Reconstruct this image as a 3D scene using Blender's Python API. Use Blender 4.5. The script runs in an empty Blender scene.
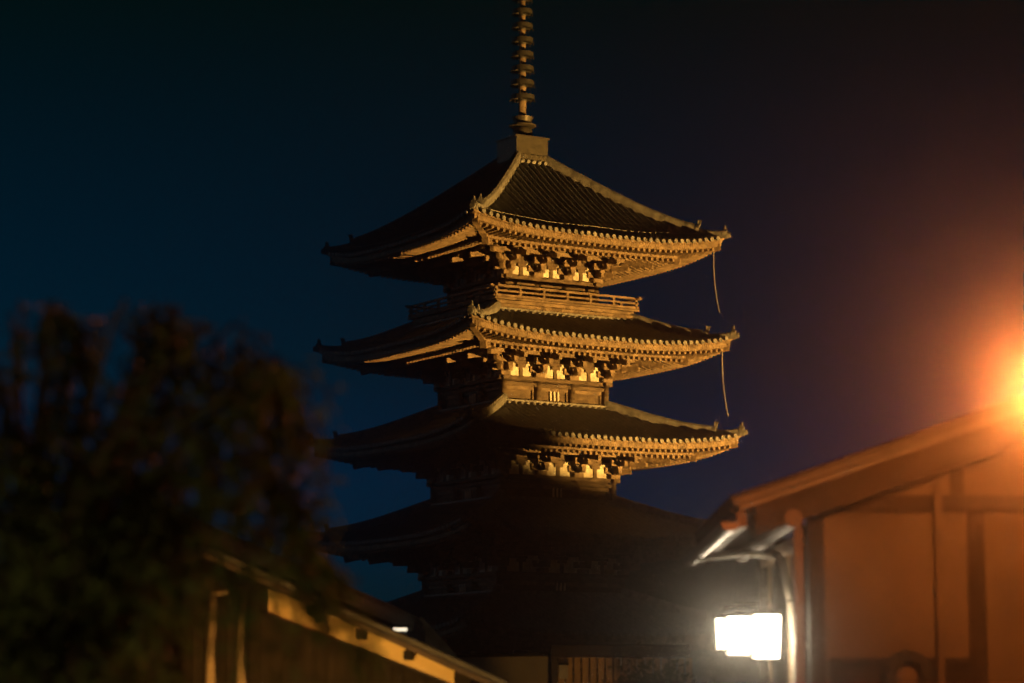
import bpy, math, random
from mathutils import Vector, Matrix
R = math.radians
random.seed(7)
sc = bpy.context.scene
COL = sc.collection

# ------------------------------------------------------------ camera, sky, added cool fill, floodlight, exposure
F, PITCH, EYE = 2700.0, R(8.0), 1.6
cam = bpy.data.cameras.new("camera")
cam.sensor_width = 36.0
cam.lens = 36.0 * F / 1024.0
cam.clip_start = 0.1
cam.clip_end = 3000
cam.dof.use_dof = True
cam.dof.focus_distance = 124.0
cam.dof.aperture_fstop = 1.8
cam_o = bpy.data.objects.new("camera", cam)
COL.objects.link(cam_o)
cam_o.location = (0, 0, EYE)
cam_o.rotation_euler = (math.pi / 2 + PITCH, 0, 0)
sc.camera = cam_o

FILL_EL, FILL_AZ = 7.0, -72.0        # azimuth measured from the view direction, minus = left
SKY_EL, SKY_STRENGTH = -3.5, 2.0
w = bpy.data.worlds.new("World")
sc.world = w
w.use_nodes = True
wn = w.node_tree.nodes
w.cycles.sampling_method = 'NONE'          # a smooth night sky needs no importance map
bg = wn["Background"]
sky = wn.new("ShaderNodeTexSky")
sky.sky_type = 'NISHITA'
sky.sun_disc = False
sky.sun_elevation = R(SKY_EL)
sky.sun_rotation = R(-70.0)
sky.altitude = 0
sky.air_density = 1.0
sky.dust_density = 0.4
sky.ozone_density = 3.0
wtc = wn.new("ShaderNodeTexCoord")
wsep = wn.new("ShaderNodeSeparateXYZ")
wramp = wn.new("ShaderNodeValToRGB")          # night tint of the sky, deeper blue near the horizon
while len(wramp.color_ramp.elements) < 5: wramp.color_ramp.elements.new(0.5)
for e_, (p_, c_) in zip(wramp.color_ramp.elements, ((0.0, (0.004, 0.29, 1.0)), (0.05, (0.003, 0.25, 0.58)), (0.13, (0.003, 0.155, 0.17)), (0.27, (0.004, 0.088, 0.026)), (0.55, (0.006, 0.03, 0.02)))):
    e_.position = p_; e_.color = (*c_, 1)
wmul = wn.new("ShaderNodeMix"); wmul.data_type = 'RGBA'; wmul.blend_type = 'MULTIPLY'; wmul.inputs[0].default_value = 1.0
wl_ = w.node_tree.links.new
wl_(wtc.outputs["Generated"], wsep.inputs[0]); wl_(wsep.outputs[2], wramp.inputs[0])
wl_(sky.outputs[0], wmul.inputs[6]); wl_(wramp.outputs[0], wmul.inputs[7]); wl_(wmul.outputs[2], bg.inputs[0])
bg.inputs[1].default_value = SKY_STRENGTH

def aim(o, d):
    o.rotation_euler = Vector(d).to_track_quat('-Z', 'Y').to_euler()

sun = bpy.data.lights.new("moon_fill", 'SUN')  # faint cool lamp added to lift the pagoda's left faces
sun.energy = 0.04
sun.angle = R(0.5)
sun.color = (0.85, 0.93, 1.0)
sun_o = bpy.data.objects.new("moon_fill", sun)
COL.objects.link(sun_o)
az, el = R(FILL_AZ), R(FILL_EL)
aim(sun_o, (-math.sin(az) * math.cos(el), -math.cos(az) * math.cos(el), -math.sin(el)))

PAG_Y = 127.0
def at(px, py, Y):
    """point of the pixel's ray on the plane y = Y"""
    dx, dz, dy = (px - 512.0) / F, (341.5 - py) / F, 1.0
    y = dy * math.cos(PITCH) - dz * math.sin(PITCH)
    z = dy * math.sin(PITCH) + dz * math.cos(PITCH)
    s = Y / y
    return Vector((dx * s, Y, EYE + z * s))

PAG_X = at(522.5, 300, PAG_Y).x
def spot(loc, target, watts, color, size, blend, rad):
    l = bpy.data.lights.new("floodlight", 'SPOT')
    l.energy, l.color, l.spot_size, l.spot_blend, l.shadow_soft_size = watts, color, R(size), blend, rad
    o = bpy.data.objects.new("floodlight", l)
    COL.objects.link(o)
    o.location = loc
    aim(o, Vector(target) - Vector(loc))
    return o
FL_AZ, FL_D = R(59), 56.0
spot((PAG_X + FL_D * math.sin(FL_AZ), PAG_Y - FL_D * math.cos(FL_AZ), 2.0),
     (PAG_X + 0.6, PAG_Y + 1.0, 27.7), 490000, (1.0, 0.53, 0.11), 27.7, 0.22, 0.2)

sc.view_settings.view_transform = 'Standard'
sc.view_settings.look = 'None'
sc.view_settings.gamma = 1.0
sc.view_settings.use_curve_mapping = False
sc.view_settings.exposure = 0.0
sc.render.engine = 'CYCLES'
cy = sc.cycles
cy.use_light_tree = False
cy.use_denoising = True
cy.denoising_input_passes = 'RGB_ALBEDO'
cy.max_bounces = 5
cy.diffuse_bounces = 2
cy.glossy_bounces = 2
cy.volume_bounces = 0
cy.transparent_max_bounces = 8
cy.use_adaptive_sampling = False
cy.sample_clamp_indirect = 4.0

# ------------------------------------------------------------ materials
def mat(name, c1, c2=None, scale=4.0, rough=0.7, spec=0.3, stretch=(1, 1, 1), bump=0.0, metal=0.0, detail=5):
    m = bpy.data.materials.new(name)
    m.use_nodes = True
    nt = m.node_tree
    b = nt.nodes["Principled BSDF"]
    b.inputs["Roughness"].default_value = rough
    b.inputs["Specular IOR Level"].default_value = spec
    b.inputs["Metallic"].default_value = metal
    c2 = c2 or tuple(x * 0.7 for x in c1)
    tc = nt.nodes.new("ShaderNodeTexCoord")
    mp = nt.nodes.new("ShaderNodeMapping")
    mp.inputs["Scale"].default_value = stretch
    nz = nt.nodes.new("ShaderNodeTexNoise")
    nz.inputs["Scale"].default_value = scale
    nz.inputs["Detail"].default_value = detail
    nz.inputs["Roughness"].default_value = 0.6
    cr = nt.nodes.new("ShaderNodeValToRGB")
    cr.color_ramp.elements[0].position = 0.33
    cr.color_ramp.elements[1].position = 0.68
    cr.color_ramp.elements[0].color = (*c2, 1)
    cr.color_ramp.elements[1].color = (*c1, 1)
    L = nt.links.new
    L(tc.outputs["Object"], mp.inputs[0]); L(mp.outputs[0], nz.inputs["Vector"])
    L(nz.outputs["Fac"], cr.inputs[0]); L(cr.outputs[0], b.inputs["Base Color"])
    if bump:
        bp = nt.nodes.new("ShaderNodeBump")
        bp.inputs["Strength"].default_value = bump
        bp.inputs["Distance"].default_value = 0.02
        L(nz.outputs["Fac"], bp.inputs["Height"]); L(bp.outputs[0], b.inputs["Normal"])
    return m

def emit(name, color, strength):
    m = bpy.data.materials.new(name)
    m.use_nodes = True
    b = m.node_tree.nodes["Principled BSDF"]
    b.inputs["Base Color"].default_value = (0.8, 0.8, 0.75, 1)
    b.inputs["Emission Color"].default_value = (*color, 1)
    b.inputs["Emission Strength"].default_value = strength
    return m

M = dict(
    tile=mat("roof_tile", (0.17, 0.166, 0.165), (0.08, 0.08, 0.084), 3.0, 0.5, 0.5, bump=0.2),
    undertile=mat("shaded_flat_tile", (0.045, 0.047, 0.043), (0.02, 0.022, 0.02), 2.0, 0.8, 0.2),  # shade of the channels between cover rows, put into a darker colour
    ridge=mat("ridge_tile", (0.24, 0.22, 0.19), (0.08, 0.072, 0.062), 3.2, 0.6, 0.4, bump=0.3),
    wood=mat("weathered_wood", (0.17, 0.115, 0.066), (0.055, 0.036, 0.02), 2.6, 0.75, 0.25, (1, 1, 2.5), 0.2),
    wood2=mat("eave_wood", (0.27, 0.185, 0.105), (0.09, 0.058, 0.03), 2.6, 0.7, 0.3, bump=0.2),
    plaster=mat("cream_plaster", (0.74, 0.68, 0.55), (0.42, 0.35, 0.25), 2.2, 0.9, 0.1),
    bronze=mat("bronze", (0.10, 0.08, 0.05), (0.045, 0.038, 0.025), 4.0, 0.5, 0.5, metal=0.3),
    ringbronze=mat("dark_bronze", (0.05, 0.043, 0.03), (0.025, 0.022, 0.017), 4.0, 0.55, 0.4, metal=0.2),
    wire=mat("wire", (0.34, 0.30, 0.24), None, 5, 0.5, 0.5),
    darkwood=mat("dark_house_wood", (0.075, 0.05, 0.033), (0.03, 0.02, 0.014), 3.0, 0.7, 0.3, (1, 1, 0.3), 0.2),
    blackwood=mat("black_timber", (0.024, 0.018, 0.013), (0.010, 0.008, 0.006), 3.0, 0.85, 0.1),
    housewall=mat("ochre_wall", (0.085, 0.067, 0.042), (0.05, 0.039, 0.025), 1.1, 0.9, 0.1, bump=0.15),
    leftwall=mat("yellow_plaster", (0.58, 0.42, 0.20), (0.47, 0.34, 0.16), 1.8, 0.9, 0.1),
    greywall=mat("grey_plaster", (0.30, 0.25, 0.19), (0.24, 0.20, 0.15), 1.4, 0.9, 0.1),
    fence=mat("fence_wood", (0.42, 0.27, 0.14), (0.22, 0.13, 0.06), 5.0, 0.8, 0.2, (1, 1, 0.2)),
    housetile=mat("house_roof_tile", (0.06, 0.055, 0.05), (0.03, 0.028, 0.026), 3.0, 0.6, 0.3),
    gutter=mat("gutter_metal", (0.06, 0.04, 0.03), (0.035, 0.024, 0.018), 5.0, 0.4, 0.5, metal=0.2),
    pipe=mat("pale_pipe", (0.34, 0.30, 0.25), (0.24, 0.21, 0.17), 4.0, 0.5, 0.4),
    lattice=mat("lattice_wood", (0.30, 0.21, 0.13), (0.18, 0.12, 0.07), 6.0, 0.7, 0.3),
    iron=mat("black_iron", (0.022, 0.022, 0.022), (0.013, 0.013, 0.013), 6.0, 0.8, 0.1),
    bark=mat("bark", (0.10, 0.075, 0.05), (0.05, 0.035, 0.025), 9.0, 0.9, 0.1, (1, 1, 0.3), 0.4),
    postwood=mat("pale_post_wood", (0.12, 0.085, 0.05), (0.03, 0.02, 0.012), 7.0, 0.8, 0.2, (1, 1, 0.4), 0.3),
    leaf=mat("leaf", (0.115, 0.15, 0.035), (0.07, 0.095, 0.022), 5.0, 0.6, 0.3),
    leafdark=mat("dark_leaf", (0.045, 0.07, 0.03), (0.025, 0.045, 0.018), 0.9, 0.6, 0.2),
    bush=mat("bush_leaf", (0.12, 0.10, 0.035), (0.07, 0.065, 0.022), 2.0, 0.6, 0.3),
    ground=mat("ground_soil", (0.07, 0.065, 0.055), (0.045, 0.04, 0.035), 0.6, 0.9, 0.1),
    street=mat("street_paving", (0.12, 0.115, 0.11), (0.08, 0.076, 0.072), 1.5, 0.7, 0.3, bump=0.1),
    tube=emit("tube_lamp", (1.0, 0.86, 0.62), 1.3),
)

def translucent(m, f):
    nt = m.node_tree
    b = nt.nodes["Principled BSDF"]
    src = b.inputs["Base Color"].links[0].from_socket
    tr = nt.nodes.new("ShaderNodeBsdfTranslucent"); mx = nt.nodes.new("ShaderNodeMixShader")
    mx.inputs[0].default_value = f
    nt.links.new(src, tr.inputs[0])
    nt.links.new(b.outputs[0], mx.inputs[1]); nt.links.new(tr.outputs[0], mx.inputs[2])
    nt.links.new(mx.outputs[0], nt.nodes["Material Output"].inputs[0])
for k_ in ("leaf", "bush"): translucent(M[k_], 0.35)

def luminous(name, color, strength):
    """thin glowing shade that lets the light of the bulb inside pass"""
    gm = bpy.data.materials.new(name); gm.use_nodes = True
    gn = gm.node_tree.nodes; gn.remove(gn["Principled BSDF"])
    ge = gn.new("ShaderNodeEmission"); ge.inputs[0].default_value = (*color, 1); ge.inputs[1].default_value = strength
    gt = gn.new("ShaderNodeBsdfTransparent"); ga = gn.new("ShaderNodeAddShader")
    gm.node_tree.links.new(ge.outputs[0], ga.inputs[0]); gm.node_tree.links.new(gt.outputs[0], ga.inputs[1])
    gm.node_tree.links.new(ga.outputs[0], gn["Material Output"].inputs[0])
    gm.cycles.emission_sampling = 'NONE'
    return gm
M["sodium"] = luminous("sodium_glass", (1.0, 0.42, 0.09), 3.5)
M["white_lamp"] = luminous("paper_lamp", (1.0, 0.84, 0.60), 9.0)
M["tube"].cycles.emission_sampling = 'NONE'

# ------------------------------------------------------------ mesh helpers
class MB:
    def __init__(s): s.v, s.f, s.mi, s.mats, s.cur = [], [], [], [], 0
    def use(s, m):
        if m not in s.mats: s.mats.append(m)
        s.cur = s.mats.index(m)
        return s
    def add(s, vs, fs):
        o = len(s.v)
        s.v += [tuple(v) for v in vs]
        s.f += [tuple(i + o for i in f) for f in fs]
        s.mi += [s.cur] * len(fs)
    def hexa(s, p):   # bottom 4 (ccw from above), top 4
        s.add(p, [(3, 2, 1, 0), (4, 5, 6, 7), (0, 1, 5, 4), (1, 2, 6, 5), (2, 3, 7, 6), (3, 0, 4, 7)])
    def box(s, x0, x1, y0, y1, z0, z1):
        s.hexa([(x0, y0, z0), (x1, y0, z0), (x1, y1, z0), (x0, y1, z0), (x0, y0, z1), (x1, y0, z1), (x1, y1, z1), (x0, y1, z1)])
    def beam(s, a, b, wd, h, up=(0, 0, 1)):
        """rectangular beam from a to b (centre of section)"""
        a, b = Vector(a), Vector(b)
        d = (b - a).normalized()
        sd = d.cross(Vector(up)).normalized() * (wd / 2)
        u = sd.cross(d).normalized() * (h / 2)
        s.hexa([a - sd - u, a + sd - u, b + sd - u, b - sd - u, a - sd + u, a + sd + u, b + sd + u, b - sd + u])
    def tube(s, pts, r, n=8, caps=True):
        pts = [Vector(p) for p in pts]
        rs = r if isinstance(r, (list, tuple)) else [r] * len(pts)
        rings = []
        o = len(s.v)
        ref = None
        for i, p in enumerate(pts):
            d = (pts[min(i + 1, len(pts) - 1)] - pts[max(i - 1, 0)]).normalized()
            if ref is None:
                ref = Vector((0, 0, 1)) if abs(d.z) < 0.9 else Vector((1, 0, 0))
            x = d.cross(ref).normalized()
            y = x.cross(d).normalized()
            ref = y
            for k in range(n):
                t = 2 * math.pi * k / n
                s.v.append(tuple(p + (x * math.cos(t) + y * math.sin(t)) * rs[i]))
        for i in range(len(pts) - 1):
            for k in range(n):
                a, b = o + i * n + k, o + i * n + (k + 1) % n
                s.f.append((a, b, b + n, a + n)); s.mi.append(s.cur)
        if caps:
            s.f.append(tuple(o + k for k in range(n))[::-1]); s.mi.append(s.cur)
            e = o + (len(pts) - 1) * n
            s.f.append(tuple(e + k for k in range(n))); s.mi.append(s.cur)
    def lathe(s, prof, n=16, c=(0, 0, 0)):
        o = len(s.v)
        for r, z in prof:
            for k in range(n):
                t = 2 * math.pi * k / n
                s.v.append((c[0] + r * math.cos(t), c[1] + r * math.sin(t), c[2] + z))
        for i in range(len(prof) - 1):
            for k in range(n):
                a, b = o + i * n + k, o + i * n + (k + 1) % n
                s.f.append((a, b, b + n, a + n)); s.mi.append(s.cur)
    def prism(s, poly, axis_fn, t0, t1):
        """poly: 2-D outline, axis_fn(p, q, t) -> 3-D"""
        n = len(poly)
        vs = [axis_fn(p, q, t0) for p, q in poly] + [axis_fn(p, q, t1) for p, q in poly]
        fs = [tuple(range(n))[::-1], tuple(range(n, 2 * n))] + [(i, (i + 1) % n, (i + 1) % n + n, i + n) for i in range(n)]
        s.add(vs, fs)
    def turn(s, ang, start=0):
        c, sn = math.cos(ang), math.sin(ang)
        s.v[start:] = [(x * c - y * sn, x * sn + y * c, z) for x, y, z in s.v[start:]]
    def build(s, name, m=None, parent=None, smooth=False, loc=None):
        me = bpy.data.meshes.new(name)
        me.from_pydata(s.v, [], s.f)
        for k in (s.mats or [m]): me.materials.append(k)
        if s.mats: me.polygons.foreach_set("material_index", s.mi)
        if smooth: me.polygons.foreach_set("use_smooth", [True] * len(me.polygons))
        me.update()
        o = bpy.data.objects.new(name, me)
        COL.objects.link(o)
        o.parent = parent
        if loc is not None: o.location = loc
        return o

def tag(o, label=None, cat=None, group=None, kind=None):
    if label: o["label"] = label
    if cat: o["category"] = cat
    if group: o["group"] = group
    if kind: o["kind"] = kind
    return o
def empty(name, loc, rz=0.0, label=None, cat=None, group=None):
    o = bpy.data.objects.new(name, None)
    COL.objects.link(o)
    o.location = loc
    o.rotation_euler = (0, 0, rz)
    return tag(o, label, cat, group)
def dup(src, parent=None, loc=None, rz=None):
    c = src.copy()
    COL.objects.link(c)
    c.parent = parent
    if loc is not None: c.location = loc
    if rz is not None: c.rotation_euler = (0, 0, rz)
    for ch in [q for q in bpy.data.objects if q.parent == src]:
        d = dup(ch, c)
        d.location = ch.location; d.rotation_euler = ch.rotation_euler
    return c

# ------------------------------------------------------------ setting: ground, street
g = MB(); g.add([(-900, -200, 0), (900, -200, 0), (900, 1500, 0), (-900, 1500, 0)], [(0, 1, 2, 3)])
tag(g.build("ground", M["ground"]), kind="structure")
g = MB(); g.add([(-1.9, -20, 0.004), (2.2, -20, 0.004), (1.7, 45, 0.004), (-0.6, 45, 0.004)], [(0, 1, 2, 3)])
tag(g.build("street", M["street"]), kind="structure")

# ------------------------------------------------------------ the five-storey pagoda
ALPHA = R(32)
pag = empty("pagoda", (PAG_X, PAG_Y, 0), ALPHA,
            "tall five storey wooden pagoda with upturned tiled roofs and metal spire, floodlit orange", "pagoda")
def face_z(py, n):          # local height of a point on the middle of the right face
    px = 525 + n * math.sin(ALPHA) * 21
    return at(px, py, PAG_Y - n * math.cos(ALPHA)).z
A = [7.98, 7.70, 7.42, 7.18, 6.93]           # half width of the eaves, storey 1..5
B = [3.62, 3.34, 3.06, 2.82, 2.50]           # half width of the bodies
ZE = [face_z(y, a) for y, a in zip((633, 536, 437, 337.5, 234.5), A)]
UPT = 0.62
BAL = 3.85                                   # half width of the balcony

def lift(u, n, a, n_in):
    t = max(0.0, min(1.0, (n - n_in) / (a - n_in)))
    return UPT * min(1.0, abs(u) / a) ** 3.2 * t ** 1.3

TOPZ = face_z(161, 0.9)
sides = [R(90 * k) for k in range(4)]
ZTOP, N0 = {}, {}
for k in range(5):
    if k == 4: N0[k], ZTOP[k] = 0.80, TOPZ
    elif k == 3: N0[k], ZTOP[k] = BAL - 0.05, ZE[3] + 1.40
    else: N0[k], ZTOP[k] = B[k + 1] + 0.05, ZE[k] + 1.88

def roof(k):
    a, n0, ze, zt = A[k], N0[k], ZE[k], ZTOP[k]
    pw = 1.17 if k == 4 else 1.15
    nin = n0 + 0.35 * (a - n0)
    zp = lambda n: ze + (zt - ze) * (max(0.0, (a - n)) / (a - n0)) ** pw
    zz = lambda u, n: zp(n) + lift(u, n, a, nin)
    mb = MB()
    # under-sheet of flat tiles
    T, S = 12, 24
    st = len(mb.v)
    for i in range(T + 1):
        n = n0 + (a - n0) * i / T
        for j in range(S + 1):
            u = (-1 + 2 * j / S) * n
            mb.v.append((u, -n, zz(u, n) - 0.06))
    for i in range(T):
        for j in range(S):
            q = i * (S + 1) + j
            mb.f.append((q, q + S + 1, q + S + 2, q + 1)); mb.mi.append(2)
    # rows of round cover tiles
    cnt = int(round(2 * a / 0.345)); sp = 2 * a / cnt; r = 0.092
    for j in range(cnt):
        u = -a + (j + 0.5) * sp
        ns = max(n0, abs(u) + 0.12)
        if ns > a - 0.15: continue
        seg = max(2, int((a - ns) / 0.30))
        o = len(mb.v); jit = random.uniform(-0.012, 0.012)
        for i in range(seg + 1):
            n = ns + (a + 0.07 - ns) * i / seg
            z = zz(u, min(n, a)) - 0.05 - max(0, n - a) * 0.3 + random.uniform(-.014, .014)
            ju = random.uniform(-.010, .010)
            for q in range(6):
                t = math.pi * q / 5
                mb.v.append((u + jit + ju + r * math.cos(t), -n, z + r * 1.6 * math.sin(t)))
        for i in range(seg):
            for q in range(5):
                b = o + i * 6 + q
                mb.f.append((b, b + 1, b + 7, b + 6)); mb.mi.append(0)
        # round end disc
        o = len(mb.v); zc = zz(u, a) - 0.045 + random.uniform(-.018, .018)
        for q in range(10):
            t = 2 * math.pi * q / 10
            mb.v.append((u + jit + 0.105 * math.cos(t), -(a + 0.08), zc + 0.105 * math.sin(t)))
        for q in range(10):
            t = 2 * math.pi * q / 10
            mb.v.append((u + jit + 0.105 * math.cos(t), -(a - 0.03), zc + 0.105 * math.sin(t)))
        mb.f.append(tuple(range(o, o + 10))); mb.mi.append(1)
        for q in range(10):
            mb.f.append((o + q, o + q + 10, o + (q + 1) % 10 + 10, o + (q + 1) % 10)); mb.mi.append(1)
    base_v, base_f, base_m = list(mb.v), list(mb.f), list(mb.mi)
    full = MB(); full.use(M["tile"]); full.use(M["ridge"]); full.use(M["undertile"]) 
    for s in sides:
        c, sn = math.cos(s), math.sin(s)
        o = len(full.v)
        full.v += [(x * c - y * sn, x * sn + y * c, z) for x, y, z in base_v]
        full.f += [tuple(i + o for i in f) for f in base_f]
        full.mi += base_m
    rf = full.build("roof", None, pag)
    # hip ridges
    def hz(n): return zz(n, n)
    proto = None
    hr = MB(); hr.use(M["ridge"])
    def along(n1, n2, wd, h, seg):
        o = len(hr.v)
        for i in range(seg + 1):
            n = n1 + (n2 - n1) * i / seg
            z = hz(min(n, a)) + max(0, n - a) * 0.35
            p = Vector((n, -n, z)); sdv = Vector((1, 1, 0)).normalized() * wd / 2
            for off, zz_ in ((-1, -0.15), (-1.0, h * 0.75), (-0.45, h), (0.45, h), (1.0, h * 0.75), (1, -0.15)):
                hr.v.append(tuple(p + sdv * off + Vector((0, 0, zz_))))
        for i in range(seg):
            for q in range(5):
                b = o + i * 6 + q
                hr.f.append((b, b + 6, b + 7, b + 1)); hr.mi.append(0)
        hr.f.append(tuple(o + q for q in range(6))); hr.mi.append(0)
        e = o + seg * 6
        hr.f.append(tuple(e + q for q in range(5, -1, -1))); hr.mi.append(0)
    nm = a - 1.05
    along(n0 - 0.05, nm, 0.38, 0.42, 12)
    along(nm, a + 0.04, 0.30, 0.24, 4)
    def ornament(n, z0, sc_, ln_):
        poly = [(-.26, -.1), (.26, -.1), (.30, .22), (.20, .40), (.10, .46), (.06, .80), (-.02, .60), (-.10, .46), (-.20, .40), (-.30, .22)]
        dv, sv = Vector((1, -1, 0)).normalized(), Vector((1, 1, 0)).normalized()
        def fn(p, q, t):
            lean = max(0, q) * ln_
            return Vector((n, -n, z0)) + sv * p * sc_ + dv * (t + lean * sc_) + Vector((0, 0, q * sc_))
        hr.prism(poly, fn, 0.0, 0.16)
        hr.tube([Vector((n, -n, z0 + .38 * sc_)) + dv * .08, Vector((n, -n, z0 + .55 * sc_)) + dv * .22 * sc_, Vector((n, -n, z0 + .85 * sc_)) + dv * .24 * sc_], [.09 * sc_, .07 * sc_, .02], 6)
    ornament(nm, hz(nm) + 0.05, 0.68, .35)
    ornament(a - 0.12, hz(a) + 0.0, 0.58, .05)
    hr.tube([(a - .3, -(a - .3), hz(a) - .02), (a + .14, -(a + .14), hz(a) + .02)], 0.13, 10)
    h0 = hr.build("hip_ridge", None, rf)
    for q in range(1, 4): dup(h0, rf, (0, 0, 0), sides[q])
    # wavy flashing course where the roof meets the body above
    fl = MB()
    for s in sides:
        st = len(fl.v)
        fl.box(-n0 - .06, n0 + .06, -n0 - .14, -n0 + 0.02, zt - .04, zt + .13)
        m_ = int(2 * n0 / .32)
        for j in range(m_):
            u = -n0 + (j + .5) * 2 * n0 / m_
            fl.tube([(u, -n0 - .02, zt + .02), (u, -n0 - .26, zt - .10)], .10, 7)
        fl.turn(s, st)
    fl.build("flashing_course", M["ridge"], rf)
    return rf

def eave(k):
    a, b, ze = A[k], B[k], ZE[k]
    zd = ze - 1.45                          # top of the wall plate
    npur = b + 1.5
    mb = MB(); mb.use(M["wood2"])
    nin = npur
    lf = lambda u, n: lift(u, n, a, nin)
    def strip(n_out, n_in, z0, z1, m):      # curved board along the eave
        mb.use(M[m])
        S = 28; o = len(mb.v)
        for j in range(S + 1):
            f = -1 + 2 * j / S
            for n, z in ((n_out, z0), (n_out, z1), (n_in, z1), (n_in, z0)):
                u = f * n
                mb.v.append((u, -n, z + lf(u, n)))
        for j in range(S):
            for q in range(4):
                p, p2 = o + j * 4 + q, o + j * 4 + (q + 1) % 4
                mb.f.append((p, p2, p2 + 4, p + 4)); mb.mi.append(mb.cur)
    e1, e2 = a - 0.42, a - 1.65             # ends of the flying and the base rafters
    zb_e = ze - 0.62                        # underside of flying rafter end
    strip(a - 0.06, a - 0.30, ze - 0.17, ze - 0.06, "wood2")
    strip(a - 0.16, a - 0.42, ze - 0.40, ze - 0.175, "wood2")
    strip(e2 + 0.12, e2 - 0.10, ze - 0.50, ze - 0.36, "wood2")
    # soffit boards above the rafters
    mb.use(M["wood"])
    def sheet(n1, z1, n2, z2):
        S = 24; o = len(mb.v)
        for i in range(5):
            t = i / 4; n = n1 + (n2 - n1) * t; z = z1 + (z2 - z1) * t
            for j in range(S + 1):
                u = (-1 + 2 * j / S) * n
                mb.v.append((u, -n, z + lf(u, n)))
        for i in range(4):
            for j in range(S):
                p = o + i * (S + 1) + j
                mb.f.append((p, p + 1, p + S + 2, p + S + 1)); mb.mi.append(mb.cur)
    sheet(a - 0.30, ze - 0.40, e2, ze - 0.27)
    sheet(e2, ze - 0.42, npur - 1.4, ze + 0.50)
    # rafters, two tiers
    mb.use(M["wood2"])
    def rafters(n_end, n_start, zend, zstart, wd, h, sp):
        c = int(2 * n_end / sp)
        for j in range(c + 1):
            u = -n_end + 2 * n_end * j / c
            ns = max(n_start, abs(u) - 0.05)
            if ns > n_end - 0.12: continue
            zs = zend + (zstart - zend) * (n_end - ns) / (n_end - n_start)
            la, lb = lf(u, n_end), lf(u, ns)
            x0, x1 = u - wd / 2, u + wd / 2
            mb.hexa([(x0, -n_end, zend + la), (x1, -n_end, zend + la), (x1, -ns, zs + lb), (x0, -ns, zs + lb),
                     (x0, -n_end, zend + h + la), (x1, -n_end, zend + h + la), (x1, -ns, zs + h + lb), (x0, -ns, zs + h + lb)])
    rafters(e1 + 0.16, e2, ze - 0.53, ze - 0.38, 0.12, 0.125, 0.30)
    rafters(e2 + 0.05, npur - 1.4, ze - 0.655, ze + 0.26, 0.125, 0.15, 0.30)
    # outer purlin and second purlin
    mb.box(-npur - .55, npur + .55, -npur - .1, -npur + .1, zd + 1.28, zd + 1.47)
    mb.box(-npur + .5, npur - .5, -npur + .42, -npur + .58, zd + 0.93, zd + 1.10)
    v0, f0, m0 = list(mb.v), list(mb.f), list(mb.mi)
    full = MB(); full.mats = list(mb.mats)
    for s in sides:
        c, sn = math.cos(s), math.sin(s); o = len(full.v)
        full.v += [(x * c - y * sn, x * sn + y * c, z) for x, y, z in v0]
        full.f += [tuple(i + o for i in f) for f in f0]
        full.mi += m0
    ev = full.build("eave", None, pag)
    # hip rafters
    hr = MB()
    p = lambda n, dz: Vector((n, -n, ze + dz + lf(n, n)))
    hr.beam(p(npur - 1.4, 0.33), p(e2 + .1, -0.66), 0.30, 0.32)
    hr.beam(p(e2 - .6, -0.46), p(a - .20, -0.40), 0.26, 0.34)
    h0 = hr.build("hip_rafter", M["wood2"], ev)
    for q in range(1, 4): dup(h0, ev, (0, 0, 0), sides[q])
    return ev

def bracket_mesh(corner):
    mb = MB()
    def one(direc, L):
        d = Vector((direc[0], direc[1], 0)).normalized(); s = Vector((-d.y, d.x, 0))
        P = lambda n, u, z: d * n * L + s * u + Vector((0, 0, z))
        mb.beam(P(-.3, 0, .33), P(.62 / 1, 0, .33), .17, .20)
        mb.beam(P(-.3, 0, .66), P(1.12, 0, .66), .17, .20)
        for n, z in ((.5, .43), (1.0, .76)):
            mb.beam(P(n, -.13, z + .065), P(n, .13, z + .065), .26, .13)
        mb.beam(P(-.3, 0, 1.16), P(1.95, 0, .76), .18, .22)
        mb.beam(P(1.5, -.13, 1.0), P(1.5, .13, 1.0), .26, .10)
        if L == 1.0:
            for n, z, hw in ((0.0, .33, .46), (.5, .66, .44), (1.5, 1.11, .50)):
                mb.beam(P(n, -hw, z), P(n, hw, z), .16, .17)
                for u in (-hw + .09, 0, hw - .09):
                    mb.beam(P(n, u - .10, z + .14), P(n, u + .10, z + .14), .21, .12)
    mb.box(-.25, .25, -.25, .25, 0, .20)
    if corner:
        one((0, -1), 1.0); one((1, 0), 1.0); one((1, -1), 1.414)
    else:
        one((0, -1), 1.0)
    return mb
BR = {}
def brackets(k):
    zd = ZE[k] - 1.45
    b = B[k]
    for s in range(4):
        for i, u in enumerate((-b / 3, b / 3, b)):
            kind = "corner" if i == 2 else "mid"
            c, sn = math.cos(sides[s]), math.sin(sides[s])
            x, y = u, -b
            loc = (x * c - y * sn, x * sn + y * c, zd)
            if kind not in BR:
                o = bracket_mesh(i == 2).build("bracket_set", M["wood2"], pag, loc=loc)
                o.rotation_euler = (0, 0, sides[s]); BR[kind] = o
            else:
                dup(BR[kind], pag, loc, sides[s])

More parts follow.
